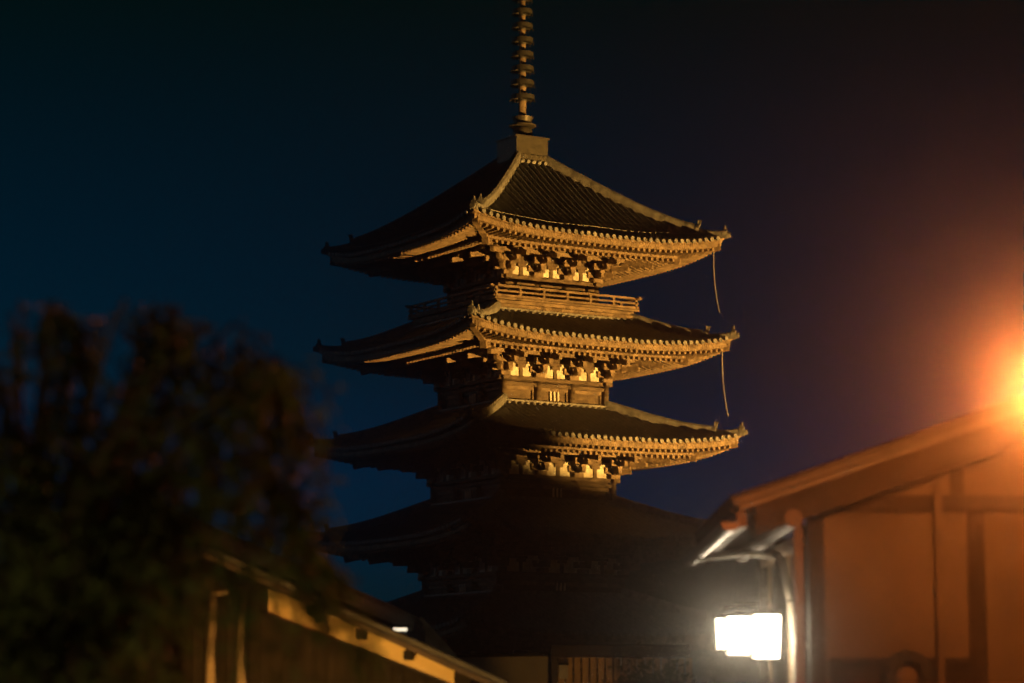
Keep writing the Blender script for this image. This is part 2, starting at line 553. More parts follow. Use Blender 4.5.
def body(k):
    b, zd = B[k], ZE[k] - 1.45
    zb = ZTOP[k - 1] - 0.3 if k else 0.6
    if k == 4: zb = ZTOP[3] + 0.4
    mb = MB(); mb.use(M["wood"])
    bb = b - 0.10
    mb.box(-bb, bb, -bb, bb, zb, zd - 0.17)
    core = b - 0.9
    mb.box(-core, core, -core, core, zd - 0.17, ZE[k] + 0.5)
    wl = mb.build("wall", None, pag)
    pl = MB()
    for s in sides:     # wall plates, beams (one frame part)
        st = len(pl.v)
        pl.box(-b - .32, b + .32, -b - .16, -b + .16, zd - .165, zd - .002)
        pl.box(-b - .05, b + .05, -b - .10, -b + .05, zd - .42, zd - .25)
        if k: pl.box(-b - .05, b + .05, -b - .11, -b + .05, zb + .28, zb + .46)
        # stepped beams behind the brackets
        pl.box(-b - .3, b + .3, -b - .085, -b + .085, zd + .76, zd + .92)
        pl.turn(s, st)
    pl.build("beam_frame", M["wood"], wl)
    # plaster between the bracket sets with its struts
    pp = MB(); pp.use(M["plaster"])
    for s in sides:
        st = len(pp.v)
        pp.box(-b + .02, b - .02, -b + .0, -b + .06, zd + .002, zd + .755)
        pp.turn(s, st)
    pp.build("plaster_panel", None, wl)
    ct = MB()
    ct.box(-.085, .085, -.05, -.002, 0, .44); ct.box(-.22, .22, -.11, -.003, .44, .58); ct.box(-.33, .33, -.08, -.004, .60, .74); ct.box(-.10, .10, -.06, -.005, .579, .601)
    k0 = None
    for q in range(4):
        for u in (-2 * b / 3, 0, 2 * b / 3):
            c, sn = math.cos(sides[q]), math.sin(sides[q])
            loc = (u * c + b * sn, u * sn - b * c, zd)
            if k0 is None: k0 = ct.build("strut", M["wood"], wl, loc=loc); k0.rotation_euler = (0, 0, sides[q])
            else: dup(k0, wl, loc, sides[q])
    cm = MB(); cm.tube([(0, 0, zb), (0, 0, zd - .17)], .165, 12)
    c0 = None
    for s in range(4):
        for u in (-b / 3, b / 3, b):
            c, sn = math.cos(sides[s]), math.sin(sides[s])
            loc = (u * c + b * sn, u * sn - b * c, 0)
            if c0 is None: c0 = cm.build("column", M["wood"], wl, True, loc)
            else: dup(c0, wl, loc)
    # panelled door in the middle bay, framed panels in the side bays
    for s in range(4):
        dm = MB()
        dm.use(M["wood"])
        hw = b / 3 - .2
        z0, z1 = zb + .46, zd - .42
        for u in (-2 * b / 3, 0, 2 * b / 3):
            dm.use(M["wood2"])
            dm.box(u - hw, u + hw, -b + .03, -b + .10, z1 - .16, z1 - .003)
            dm.use(M["wood"])
            dm.box(u - hw, u - hw + .09, -b + .03, -b + .10, z0, z1 - .163)
            dm.box(u + hw - .09, u + hw, -b + .03, -b + .10, z0, z1 - .163)
        dm.use(M["plaster"])
        if k:
            zc = (z0 + z1) / 2 - .05
            for j in range(-1, 2):
                dm.box(j * .21 - .035, j * .21 + .035, -b + .02, -b + .11, zc - .22, zc + .22)
        dm.turn(sides[s])
        dm.build("door_panel", None, wl)

for k in range(5):
    roof(k); eave(k); body(k); brackets(k)

# stone base and steps are hidden by the houses; a plain podium carries the pagoda
pb = MB(); pb.box(-5.6, 5.6, -5.6, 5.6, 0, .7); pb.build("podium", M["greywall"], pag)

# balcony of the top storey
zb0 = ZTOP[3] + 0.03
bm = MB(); bm.use(M["wood2"])
for s in sides:
    st = len(bm.v)
    bm.box(-BAL, BAL, -BAL, -BAL + .2, zb0 - .1, zb0 + .16)
    bm.box(-BAL - .06, BAL + .06, -BAL - .08, -BAL + .2, zb0 + .162, zb0 + .27)
    bm.box(-BAL + .03, BAL - .03, -BAL + .04, -BAL + .2, zb0 + .272, zb0 + .47)
    bm.box(-BAL - .14, BAL + .14, -BAL - .16, -BAL + 1.4, zb0 + .472, zb0 + .56)
    bm.turn(s, st)
bm.build("balcony_floor", None, pag)
rl = MB()
rb = BAL + .04
zr = zb0 + .56
for h, t, ex in ((.09, .11, .12), (.31, .08, .12), (.54, .10, .30)):
    rl.box(-rb - ex, rb + ex, -rb - t / 2, -rb + t / 2, zr + h - t / 2, zr + h + t / 2)
for j in range(7):
    u = -rb + .02 + (2 * rb - .04) * j / 6
    rl.box(u - .06, u + .06, -rb - .055, -rb + .055, zr + .0, zr + .50)
r0 = rl.build("railing", M["wood2"], pag)
for q in range(1, 4): dup(r0, pag, (0, 0, 0), sides[q])

# spire
sp = empty("spire", (0, 0, 0)); sp.parent = pag
zs = TOPZ + 0.27
m_ = MB(); m_.box(-.88, .88, -.88, .88, zs, zs + .86); m_.box(-.96, .96, -.96, .96, zs + .862, zs + .93); m_.box(-.99, .99, -.99, .99, zs - .26, zs - .002)
m_.build("spire_base", M["bronze"], sp)
m_ = MB(); m_.lathe([(.0, .93), (.50, .93), (.49, 1.25), (.46, 1.46), (.30, 1.52), (.20, 1.54)], 20, (0, 0, zs)); m_.build("inverted_bowl", M["bronze"], sp, True)
m_ = MB(); m_.lathe([(.2, 1.53), (.66, 1.56), (.66, 1.64), (.42, 1.66), (.44, 1.8), (.52, 2.02), (.40, 1.98), (.22, 1.9)], 20, (0, 0, zs)); m_.build("lotus_collar", M["bronze"], sp)
m_ = MB(); m_.tube([(0, 0, zs + 1.6), (0, 0, zs + 13.4)], [.19, .10], 12); m_.build("spire_pole", M["wood2"], sp, True)
rg = MB()
rg.lathe([(.56, -.11), (.59, -.11), (.59, .12), (.56, .12), (.56, -.11)], 24)
for q in range(8):
    t = R(45 * q)
    rg.beam((.14 * math.cos(t), .14 * math.sin(t), -.06), (.58 * math.cos(t), .58 * math.sin(t), -.06), .05, .09)
rg.lathe([(.21, -.18), (.25, -.12), (.25, .05), (.21, .1)], 12)
for q in range(8):
    t = R(45 * q + 20)
    rg.tube([(.60 * math.cos(t), .60 * math.sin(t), -.11), (.60 * math.cos(t), .60 * math.sin(t), -.20)], [.02, .035], 6)
ring0 = None
zr0 = face_z(98, 0) 
for i in range(9):
    s_ = 1 - .03 * i
    if ring0 is None: ring0 = o = rg.build("spire_ring", M["ringbronze"], sp, False, (0, 0, zr0))
    else: o = dup(ring0, sp, (0, 0, zr0 + .705 * i))
    o.scale = (s_, s_, 1)
m_ = MB()
for q in range(4):
    t = R(90 * q + 45)
    d = Vector((math.cos(t), math.sin(t), 0)); s_ = Vector((-d.y, d.x, 0))
    poly = [(.12, 0), (.55, .15), (.75, .6), (.55, 1.0), (.62, 1.4), (.30, 1.25), (.35, .9), (.12, 1.1)]
    m_.prism(poly, lambda p, z, tt: d * p + s_ * tt + Vector((0, 0, zr0 + 6.5 + z)), -.02, .02)
m_.build("water_flame", M["bronze"], sp)
m_ = MB(); m_.lathe([(.02, 8.0), (.22, 8.15), (.28, 8.35), (.18, 8.6), (.02, 8.85)], 16, (0, 0, zr0)); m_.build("jewel", M["bronze"], sp, True)

# hanging wires under the right-hand corners of the top roofs, lightning wire over the tiles
def corner_pt(k, dn, dz):      # corner between side 0 and side 1, local
    n = A[k] - dn
    return Vector((n, -n, ZE[k] + UPT + dz))
for k, ln in ((4, 2.95), (3, 3.05)):
    wm = MB()
    p = corner_pt(k, .42, -.72)
    wm.tube([corner_pt(k, 1.15, -.60), p + Vector((0, 0, .05))], .04, 6)
    wm.tube([p + Vector((0.004 * i * i - 0.01 * i, -.004 * i * i + .012 * i, -ln * i / 8)) for i in range(9)], .022, 6)
    wm.build("hanging_wire", M["wire"], pag)
wm = MB()
for s in (0, 3):
    a = A[4]
    pts = []
    for i in range(25):
        f = -1 + 2 * i / 24
        n = a - .75 - .05 * math.cos(f * 9)
        u = f * (n - .1)
        z = ZE[4] + (ZTOP[4] - ZE[4]) * ((a - n) / (a - N0[4])) ** 1.17 + lift(u, n, a, N0[4] + .35 * (a - N0[4])) + .09
        c, sn = math.cos(sides[s]), math.sin(sides[s])
        pts.append((u * c + n * sn, u * sn - n * c, z))
    wm.tube(pts, .015, 5)
wm.build("lightning_wire", M["wire"], pag)

# ------------------------------------------------------------ house on the right
WY = 22.2                                     # gable wall plane
VY = 21.5                                     # verge plane
XF = at(812, 560, WY).x                       # street front plane
e_lo, e_hi = at(735, 503, VY), at(1000, 412, VY)
SLP = (e_hi.z - e_lo.z) / (e_hi.x - e_lo.x)
XE, ZEV = e_lo.x + .04, e_lo.z
XR = 7.2
ENDY = 26.4
zroof = lambda x: ZEV + (x - XE) * SLP
hs = empty("house", (XF, WY, 0), 0, "brown plastered townhouse with tiled gable roof and front lanterns, right of pagoda", "house")
OFF = Vector((XF, WY, 0))
def hb(mb, name, m, parent=None, smooth=False):
    o = mb.build(name, m, parent or hs, smooth)
    if not parent: o.location = -Vector((XF, WY, 0)) * 1
    return o
# (children are modelled in world coordinates and shifted back to the house's origin)
m_ = MB()
zc = zroof(XR)
XG2 = 2 * XR - XF
m_.prism([(XF + .05, 0.0), (XG2, 0.0), (XG2, zroof(XF) - .125), (XR, zc - .125), (XF + .05, zroof(XF + .05) - .125)], lambda p, q, t: (p, t, q), WY, WY + .12)
hb(m_, "gable_wall", M["housewall"])
m_ = MB(); m_.box(XF + .03, XF + .12, WY + .125, ENDY - .5, 0, zroof(XF) - .35); hb(m_, "front_wall", M["blackwood"])
m_ = MB(); p0, p1 = at(823, 496, WY), at(823, 513, WY)
m_.box(XF + .06, XG2, WY - .05, WY - .003, p1.z, p0.z); hb(m_, "tie_beam", M["blackwood"])
m_ = MB(); m_.box(at(808, 560, WY).x, at(823, 560, WY).x, WY - .09, WY + .1, 0, zroof(XF) - .28); hb(m_, "corner_post", M["blackwood"])
m_ = MB(); m_.box(at(794, 560, WY).x, at(803, 560, WY).x, WY - .02, WY + .06, 0, zroof(XF) - .3); hb(m_, "post", M["darkwood"])
m_ = MB(); m_.box(at(949, 470, WY).x, at(962, 470, WY).x, WY - .07, WY - .004, p0.z + .002, zroof(at(955, 470, WY).x) - .3); hb(m_, "strut_post", M["blackwood"])
m_ = MB(); m_.box(at(968, 600, WY).x, at(985, 600, WY).x, WY - .07, WY - .004, 0, p1.z - .002); hb(m_, "post", M["blackwood"])
m_ = MB(); x = at(938, 600, WY).x; m_.tube([(x, WY - .1, 0), (x, WY - .1, at(938, 478, WY).z), (x, WY - .02, at(938, 474, WY).z)], .032, 10); hb(m_, "conduit_pipe", M["housewall"], None, True)
m_ = MB(); zt = at(850, 664, WY).z
m_.box(XF + .13, at(968, 600, WY).x - .002, WY - .06, WY - .005, 0, zt)
m_.box(XF + .13, at(968, 600, WY).x - .002, WY - .10, WY - .005, zt + .001, zt + .05); hb(m_, "wainscot", M["blackwood"])
# roof: board slab, tile courses, bargeboard, verge tiles, gutter
rf = MB(); rf.use(M["housetile"])
XR2 = 2 * XR - XE
def slab(mb, z0, z1, y0, y1, xa=XE, xb=None):
    xb = XR if xb is None else xb
    mb.hexa([(xa, y0, zroof(xa) + z0), (xb, y0, zroof(xb) + z0), (xb, y1, zroof(xb) + z0), (xa, y1, zroof(xa) + z0),
             (xa, y0, zroof(xa) + z1), (xb, y0, zroof(xb) + z1), (xb, y1, zroof(xb) + z1), (xa, y1, zroof(xa) + z1)])
slab(rf, -.06, .02, VY + .02, ENDY)
rf.use(M["blackwood"])
slab(rf, -.12, -.063, VY + .04, ENDY - .02, XE + .08)
rf.use(M["housetile"])
y = VY + .30
while y < ENDY - .1:
    rf.tube([(XE - .04, y, zroof(XE - .04) + .03), (XR, y, zroof(XR) + .03)], .07, 8); y += .27
# far slope
rf.hexa([(XR, VY, zc - .06), (XR2, VY, ZEV - .06), (XR2, ENDY, ZEV - .06), (XR, ENDY, zc - .06), (XR, VY, zc + .02), (XR2, VY, ZEV + .02), (XR2, ENDY, ZEV + .02), (XR, ENDY, zc + .02)])
rfo = hb(rf, "roof", None)
m_ = MB(); slab(m_, -.30, -.063, VY - .03, VY + .03, XE + .12, XR); hb(m_, "bargeboard", M["blackwood"], rfo)
m_ = MB(); m_.use(M["housetile"]); m_.tube([(XE - .05, VY + .03, zroof(XE - .05) + .02), (XR, VY + .03, zroof(XR) + .02)], .042, 12); m_.tube([(XE - .06, VY + .18, zroof(XE - .06) - .03), (XR, VY + .18, zroof(XR) - .03)], .05, 10)
m_.use(M["housetile"])
hb(m_, "verge_tile", None, rfo, False)
# eave fascia, its curved gutter along the street
m_ = MB(); m_.box(XE - .02, XE + .06, VY + .06, ENDY - .02, ZEV - .19, ZEV - .062); hb(m_, "fascia", M["darkwood"], rfo)
m_ = MB()
gx, gz = XE - .075, ZEV - .15
o0 = 0
NS = 24
for i in range(NS + 1):
    yy = VY + .02 + (ENDY - VY - .02) * i / NS
    for q in range(9):
        t = math.pi * (1 + q / 8)
        m_.v.append((gx + .075 * math.cos(t), yy, gz + .075 * math.sin(t)))
for i in range(NS):
    for q in range(8):
        b = i * 9 + q
        m_.f.append((b, b + 1, b + 10, b + 9)); m_.mi.append(0)
m_.f.append(tuple(range(9))); m_.mi.append(0)
m_.f.append(tuple(range(NS * 9, NS * 9 + 9))[::-1]); m_.mi.append(0)
hb(m_, "gutter", M["gutter"], rfo)
# purlin end and rafters under the eave
m_ = MB(); m_.beam((XE + .1, VY + .25, zroof(XE + .1) - .16), (XF + .1, VY + .25, zroof(XF + .1) - .16), .06, .075)
r0 = hb(m_, "eave_rafter", M["blackwood"], rfo)
for q in range(1, 14): dup(r0, rfo, (0, .42 * q, 0))
m_ = MB(); xx = XE + .42; m_.tube([(xx, VY - .06, zroof(xx) - .27), (xx, ENDY - .1, zroof(xx) - .27)], .075, 12); hb(m_, "purlin", M["darkwood"], None)
# rain pipe: from gutter to wall and down
m_ = MB()
ya = 24.4
q0 = at(742, 553, ya); q1 = at(784, 557, 22.5)
pz = at(784, 557, 23.4)
m_.tube([(gx, 25.2, gz - .06), (gx + .12, 24.9, q0.z + .0), q0, (pz.x - .06, 23.3, pz.z + .01), (pz.x - .01, 23.38, pz.z - .05), (XF - .06, 23.4, pz.z - .4), (XF - .03, 23.4, pz.z - .75), (XF - .03, 23.4, 0.0)], .032, 10)
hb(m_, "rain_pipe", M["pipe"], None, True)
# street front: lattice of thin bars, sill and head rails
m_ = MB()
xl = XF - .05
y = 22.75
while y < ENDY - .6:
    m_.box(xl - .013, xl + .013, y - .02, y + .02, .75, 3.05); y += .86
m_.box(xl - .03, xl + .07, 22.55, ENDY - .6, .66, .748); m_.box(xl - .05, xl + .07, 22.55, ENDY - .6, 3.052, 3.14)
for zz_ in (1.45, 2.2): m_.box(xl + .032, xl + .06, 22.55, ENDY - .6, zz_, zz_ + .04)
hb(m_, "lattice", M["lattice"])
for yy in (22.62, 24.3, 25.9):
    m_ = MB(); m_.box(XF - .10, XF + .02, yy - .06, yy + .06, 0, zroof(XF) - .32); hb(m_, "post", M["blackwood"])

# lanterns along the street front
def lantern(px, py, Y, h, wd, label, arm=True):
    p = at(px, py, Y)
    t = empty("lantern", p, 0, label, "lantern", "white lanterns hanging along the house front")
    def ptaper(z, s): return wd / 2 * s
    sh = MB()
    zz_ = [(-h / 2, .86), (h / 2, 1.0)]
    a0, a1 = ptaper(0, .88), ptaper(0, 1.0)
    sh.hexa([(-a0, -a0, -h / 2), (a0, -a0, -h / 2), (a0, a0, -h / 2), (-a0, a0, -h / 2), (-a1, -a1, h / 2), (a1, -a1, h / 2), (a1, a1, h / 2), (-a1, a1, h / 2)])
    sh.build("shade", M["white_lamp"], t)
    l = bpy.data.lights.new("lantern_bulb", 'POINT'); l.energy, l.color, l.shadow_soft_size = 340 * h * wd * 1.25, (1.0, 0.80, 0.53), .05
    o = bpy.data.objects.new("lantern_bulb", l); COL.objects.link(o); o.location = p
    fr = MB()
    c1 = a1 + .012
    fr.box(-c1, c1, -c1, c1, h / 2 + .002, h / 2 + .03)
    fr.box(-c1 * .6, c1 * .6, -c1 * .6, c1 * .6, h / 2 + .031, h / 2 + .055)
    c0 = a0 + .01
    fr.box(-c0, c0, -c0, c0, -h / 2 - .024, -h / 2 - .002)
    for sx in (-1, 1):
        for sy in (-1, 1):
            fr.beam((sx * (a0 + .004), sy * (a0 + .004), -h / 2), (sx * (a1 + .004), sy * (a1 + .004), h / 2), .015, .015)
    fr.build("frame", M["iron"], t)
    br = MB()
    br.tube([(0, 0, h / 2 + .05), (0, 0, h / 2 + .13), (XF - .05 - p.x, 0, h / 2 + .13)], .012, 6)
    br.build("bracket_arm", M["iron"], t)
    return t
lantern(766, 637, 23.1, .355, .235, "largest and nearest of three glowing white lanterns on the house front")
lantern(738, 636, 25.4, .34, .225, "middle lantern, partly behind the largest glowing white one")
lantern(725, 634, 27.2, .29, .20, "smallest farthest glowing white lantern, leftmost of three")

# round ring vent on the wall base
p = at(907, 676, WY - .07)
t = empty("wall_vent", p, 0, "dark round ring shaped vent low on the brown plaster wall", "vent")
m_ = MB(); m_.lathe([(.11, 0), (.19, 0), (.21, .05), (.19, .10), (.15, .13), (.11, .10), (.11, 0)], 28)
m_.v = [(x, -z, y) for x, y, z in m_.v]; m_.f = [f for f in m_.f]; m_.build("ring", M["iron"], t, True)
m_ = MB(); m_.lathe([(0.001, .03), (.05, .03), (.07, .015), (.09, 0)], 20)
m_.v = [(x, -z, y) for x, y, z in m_.v]; m_.build("cover", M["housewall"], t, True)

# ------------------------------------------------------------ street lamp at the right edge
LY = 17.5
lp = at(1054, 388, LY)
t = empty("street_lamp", (lp.x + .38, LY, 0), 0, "glowing orange street lamp on a curved pole at the right edge", "street lamp")
ox = -.38
m_ = MB()
top = at(1021, 214, LY).z
m_.tube([(0, 0, 0), (0, 0, 1.0), (0, 0, top - .35), (-.03, 0, top - .15), (-.13, 0, top - .03), (ox + .07, 0, top - .0), (ox - .015, 0, top - .06), (ox, 0, top - .2), (ox, 0, lp.z + .22)], [.06, .05, .035, .03, .026, .024, .022, .022, .022], 10)
m_.build("pole", M["bronze"], t, True)
m_ = MB(); m_.lathe([(.03, .24), (.05, .22), (.10, .165), (.105, .15), (.08, .15), (.03, .2)], 20, (ox, 0, lp.z)); m_.build("hood", M["bronze"], t, True)
m_ = MB(); m_.lathe([(.02, -.17), (.08, -.16), (.14, -.13), (.17, -.095), (.165, -.09), (.13, -.12), (.07, -.145), (.02, -.15)], 28, (ox, 0, lp.z)); m_.build("cutoff_bowl", M["bronze"], t, True)  # opaque bowl added out of view to cut the lamp's downward light
m_ = MB(); pr = [(.09 * math.sin(R(a_)), -.09 * math.cos(R(a_))) for a_ in range(2, 180, 16)] + [(.03, .1)]
m_.lathe(pr, 16, (ox, 0, lp.z)); m_.build("globe", M["sodium"], t, True)
l = bpy.data.lights.new("sodium_lamp", 'POINT'); l.energy, l.color, l.shadow_soft_size = 1650, (1.0, 0.245, 0.045), .07
o = bpy.data.objects.new("sodium_lamp", l); COL.objects.link(o); o.location = lp

# ------------------------------------------------------------ left houses
LYW = 30.0
lh = empty("house", at(350, 683, LYW) * 1, 0, "low house with yellow plaster band under a sloping verge, behind the leafy branches", "house")
lh.location.z = 0
o_ = lh.location.copy()
def lb(mb, name, m, parent=None):
    o = mb.build(name, m, parent or lh)
    if not parent: o.location = -o_
    return o
def slopebox(mb, a, b, h0, h1, y0, y1):
    """slab between the points a and b, vertical offsets h0..h1"""
    mb.hexa([(a.x, y0, a.z + h0), (b.x, y0, b.z + h0), (b.x, y1, b.z + h0), (a.x, y1, a.z + h0),
             (a.x, y0, a.z + h1), (b.x, y0, b.z + h1), (b.x, y1, b.z + h1), (a.x, y1, a.z + h1)])
VYL = LYW - .45
va, vb = at(120, 512, VYL), at(508, 687, VYL)
m_ = MB(); m_.use(M["housetile"])
slopebox(m_, va, vb, -.02, .05, VYL + .03, LYW + 5)
m_.hexa([(va.x - 4, VYL + .03, va.z - 1.9), (va.x - .01, VYL + .03, va.z - .02), (va.x - .01, LYW + 5, va.z - .02), (va.x - 4, LYW + 5, va.z - 1.9),
         (va.x - 4, VYL + .03, va.z - 1.83), (va.x - .01, VYL + .03, va.z + .05), (va.x - .01, LYW + 5, va.z + .05), (va.x - 4, LYW + 5, va.z - 1.83)])
m_.tube([va + Vector((0, .03, .035)), vb + Vector((0, .03, .035))], .028, 8)
lrf = lb(m_, "roof", None)
m_ = MB(); slopebox(m_, va, vb, -.085, -.022, VYL, VYL + .04); lb(m_, "bargeboard", M["darkwood"], lrf)
# wall pieces: siding below, plaster band above
b0, b1, t0, t1 = at(262, 612, LYW), at(455, 687.5, LYW), at(262, 586, LYW), at(455, 668, LYW)
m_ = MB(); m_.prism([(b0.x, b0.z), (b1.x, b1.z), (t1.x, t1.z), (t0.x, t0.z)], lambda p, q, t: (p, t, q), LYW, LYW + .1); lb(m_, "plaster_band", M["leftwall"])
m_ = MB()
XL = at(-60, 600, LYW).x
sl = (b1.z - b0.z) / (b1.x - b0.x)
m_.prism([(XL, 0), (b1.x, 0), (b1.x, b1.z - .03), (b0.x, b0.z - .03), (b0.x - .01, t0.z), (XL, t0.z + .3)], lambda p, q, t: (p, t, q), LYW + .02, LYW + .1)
x = XL + .06
while x < b1.x - .05:
    zt = (b0.z - .035 + sl * (x - b0.x)) if x > b0.x else t0.z
    zt2 = (b0.z - .035 + sl * (x + .07 - b0.x)) if x > b0.x else t0.z
    m_.hexa([(x, LYW - .025, 0), (x + .07, LYW - .025, 0), (x + .07, LYW + .018, 0), (x, LYW + .018, 0),
             (x, LYW - .025, zt), (x + .07, LYW - .025, zt2), (x + .07, LYW + .018, zt2), (x, LYW + .018, zt)])
    x += .125
lb(m_, "board_siding", M["blackwood"])
m_ = MB(); slopebox(m_, b0, b1, -.032, .012, LYW - .06, LYW - .002); lb(m_, "rail", M["blackwood"])
m_ = MB(); m_.box(at(454, 680, LYW).x, at(471, 680, LYW).x, LYW - .06, LYW + .1, 0, at(454, 672, LYW).z); lb(m_, "corner_post", M["blackwood"])
for px in (310, 361, 408):
    vz = va.z + (at(px, 600, VYL).x - va.x) * (vb.z - va.z) / (vb.x - va.x)
    m_ = MB(); x = at(px, 600, VYL).x; m_.box(x - .05, x + .05, VYL + .06, LYW + .1, vz - .19, vz - .09); lb(m_, "purlin_end", M["blackwood"])
# house behind it
BY = 37.0
bh = empty("house", (at(330, 600, BY).x, BY, 0), 0, "dark roofed house rising behind the yellow plaster band house", "house")
ob = bh.location.copy()
ra, rb_ = at(150, 508, BY), at(414, 624, BY)
m_ = MB(); m_.use(M["tile"]); slopebox(m_, ra, rb_, -.12, .06, BY, BY + 6)
y = BY + .05
for q in range(12):
    m_.tube([(ra.x, y + q * .3, ra.z + .07), (rb_.x, y + q * .3, rb_.z + .07)], .06, 6)
o = m_.build("roof", None, bh); o.location = -ob
m_ = MB(); m_.prism([(ra.x, 0), (rb_.x - .25, 0), (rb_.x - .25, rb_.z), (ra.x, ra.z - .122)], lambda p, q, t: (p, t, q), BY + .3, BY + .4)
o = m_.build("gable_wall", M["darkwood"], bh); o.location = -ob
# tube lamp beside its eave end
p0, p1 = at(393, 629.5, 35.6), at(407, 629.5, 35.6)
t = empty("tube_lamp", p0, 0, "thin glowing white tube lamp above the sloping verge on the left", "lamp")
m_ = MB(); m_.tube([(0, 0, 0), (p1.x - p0.x, 0, 0)], .022, 8); m_.build("tube", M["tube"], t, True)
m_ = MB(); m_.box(-.03, p1.x - p0.x + .03, .0, .08, .026, .07); m_.build("fixture", M["iron"], t)
# small gate with pyramid roof
GY = 42.0
ga, gb = at(421, 616, GY), at(421, 656, GY)
t = empty("gate_pillar", (ga.x, GY, 0), R(-52), "small pillar with steep pyramid cap peeking over the sloping verge", "pillar")
hgt = ga.z
m_ = MB(); hw = .40
m_.add([(-hw, -hw, gb.z), (hw, -hw, gb.z), (hw, hw, gb.z), (-hw, hw, gb.z), (0, 0, hgt)], [(0, 1, 4), (1, 2, 4), (2, 3, 4), (3, 0, 4), (3, 2, 1, 0)])
m_.build("cap", M["plaster"], t)
m_ = MB(); m_.box(-.27, .27, -.27, .27, 0, gb.z - .002); m_.build("shaft", M["darkwood"], t)

# two pale posts beside the left house
for px, top, bot, lab in ((212, 590, 700, "pale slim wooden post with a short crosspiece, left one of two behind the branches"), (242, 600, 665, "plain pale slim wooden post, right one of two behind the branches")):
    Y = 27.0
    p = at(px, top, Y)
    t = empty("wooden_post", (p.x, Y, 0), 0, lab, "post", "pale wooden posts behind the branches")
    m_ = MB()
    N = 9
    m_.tube([(0.012 * math.sin(i * 1.9 + px), 0, p.z * i / N) for i in range(N + 1)], [.05 + .008 * math.sin(i * 2.3) for i in range(N + 1)], 9)
    m_.build("shaft", M["postwood"], t, True)
    if px == 212:
        m_ = MB(); m_.tube([(.0, -.05, p.z - .03), (.16, -.05, p.z - .02)], .03, 8); m_.build("crosspiece", M["postwood"], t, True)

# ------------------------------------------------------------ wall and fence at the end of the street
WY2 = 47.0
x0, x1 = at(440, 658, WY2), at(556, 656, WY2)
t = empty("garden_wall", ((x0.x + x1.x) / 2, WY2, 0), 0, "plain grey brown plaster wall below the pagoda, left of the slatted fence", "wall")
m_ = MB(); m_.hexa([(x0.x - t.location.x, 0, 0), (x1.x - t.location.x, 0, 0), (x1.x - t.location.x, .3, 0), (x0.x - t.location.x, .3, 0),
                    (x0.x - t.location.x, 0, x0.z), (x1.x - t.location.x, 0, x1.z), (x1.x - t.location.x, .3, x1.z), (x0.x - t.location.x, .3, x0.z)])
m_.build("wall", M["greywall"], t)
m_ = MB(); m_.hexa([(x0.x - t.location.x, -.05, x0.z + .002), (x1.x - t.location.x, -.05, x1.z + .002), (x1.x - t.location.x, .35, x1.z + .002), (x0.x - t.location.x, .35, x0.z + .002),
                    (x0.x - t.location.x, -.05, x0.z + .06), (x1.x - t.location.x, -.05, x1.z + .06), (x1.x - t.location.x, .35, x1.z + .06), (x0.x - t.location.x, .35, x0.z + .06)])
m_.build("coping", M["blackwood"], t)
FY = 46.0
x0, x1 = at(557, 658, FY), at(690, 658, FY)
t = empty("wooden_fence", (x0.x, FY, 0), 0, "slatted wooden fence lit orange with a dark cap board, below the pagoda", "fence")
L_ = x1.x - x0.x
m_ = MB(); x = 0.02
while x < L_:
    hgt = x0.z + random.uniform(-.01, .01)
    m_.box(x, x + .105, -.02, .02, 0.05, hgt); x += .135
m_.build("slat", M["fence"], t)
for zr_ in (.4, x0.z - .4):
    m_ = MB(); m_.box(-.05, L_, .025, .08, zr_, zr_ + .12); m_.build("rail", M["darkwood"], t)
m_ = MB(); m_.hexa([(-.1, -.16, x0.z + .015), (L_, -.16, x0.z + .015), (L_, .2, x0.z + .015), (-.1, .2, x0.z + .015), (-.1, -.03, x0.z + .22), (L_, -.03, x0.z + .22), (L_, .06, x0.z + .22), (-.1, .06, x0.z + .22)]); m_.build("cap_board", M["darkwood"], t)
for px in (556, 612, 668):
    m_ = MB(); x = at(px, 650, FY).x - x0.x; m_.box(x - .07, x + .07, .082, .2, 0, x0.z + .01); m_.build("post", M["darkwood"], t)
p = at(563.5, 671, FY - .15)
t = empty("sign_plate", p, 0, "small pale plate hanging on the left end of the slatted fence", "sign")
m_ = MB(); m_.box(-.075, .075, -.02, .02, -.13, .10); m_.build("plate", M["pipe"], t)
m_ = MB(); m_.box(-.09, .09, -.03, .03, .102, .13); m_.build("cap", M["iron"], t)

# small ground uplights that wash the yellow plaster band and the fence
def uplight(loc, target, watts, size, label, color=(1.0, 0.50, 0.10)):
    t = empty("uplight", loc, 0, label, "uplight")
    m_ = MB(); m_.lathe([(.0, -loc[2]), (.05, -loc[2]), (.02, -loc[2] + .03), (.02, -.06), (.0, -.06)], 12); m_.build("stake", M["iron"], t)
    m_ = MB(); d = (Vector(target) - Vector(loc)).normalized()
    m_.tube([d * -.16, d * -.02], [.05, .07], 12); m_.build("housing", M["iron"], t)
    l = bpy.data.lights.new("uplight_lamp", 'SPOT'); l.energy, l.color, l.spot_size, l.spot_blend, l.shadow_soft_size = watts, color, R(size), .6, .05
    o = bpy.data.objects.new("uplight_lamp", l); COL.objects.link(o); o.location = loc; aim(o, d)
uplight((-2.0, 25.0, .5), (-1.85, 30, 3.7), 1500, 70, "small black ground uplight before the yellow plaster band house")
uplight((at(572, 683, 42).x, 42.0, .6), (at(585, 660, 46).x, 46, 2.6), 130, 40, "small black ground uplight before the slatted fence")

uplight((-1.0, 7.5, .35), (-1.35, 9.4, 3.1), 48, 75, "added unseen uplight that brightens the leaves of the near tree", (1.0, 0.74, 0.34))  # extra lamp added out of view to brighten the near tree's leaves

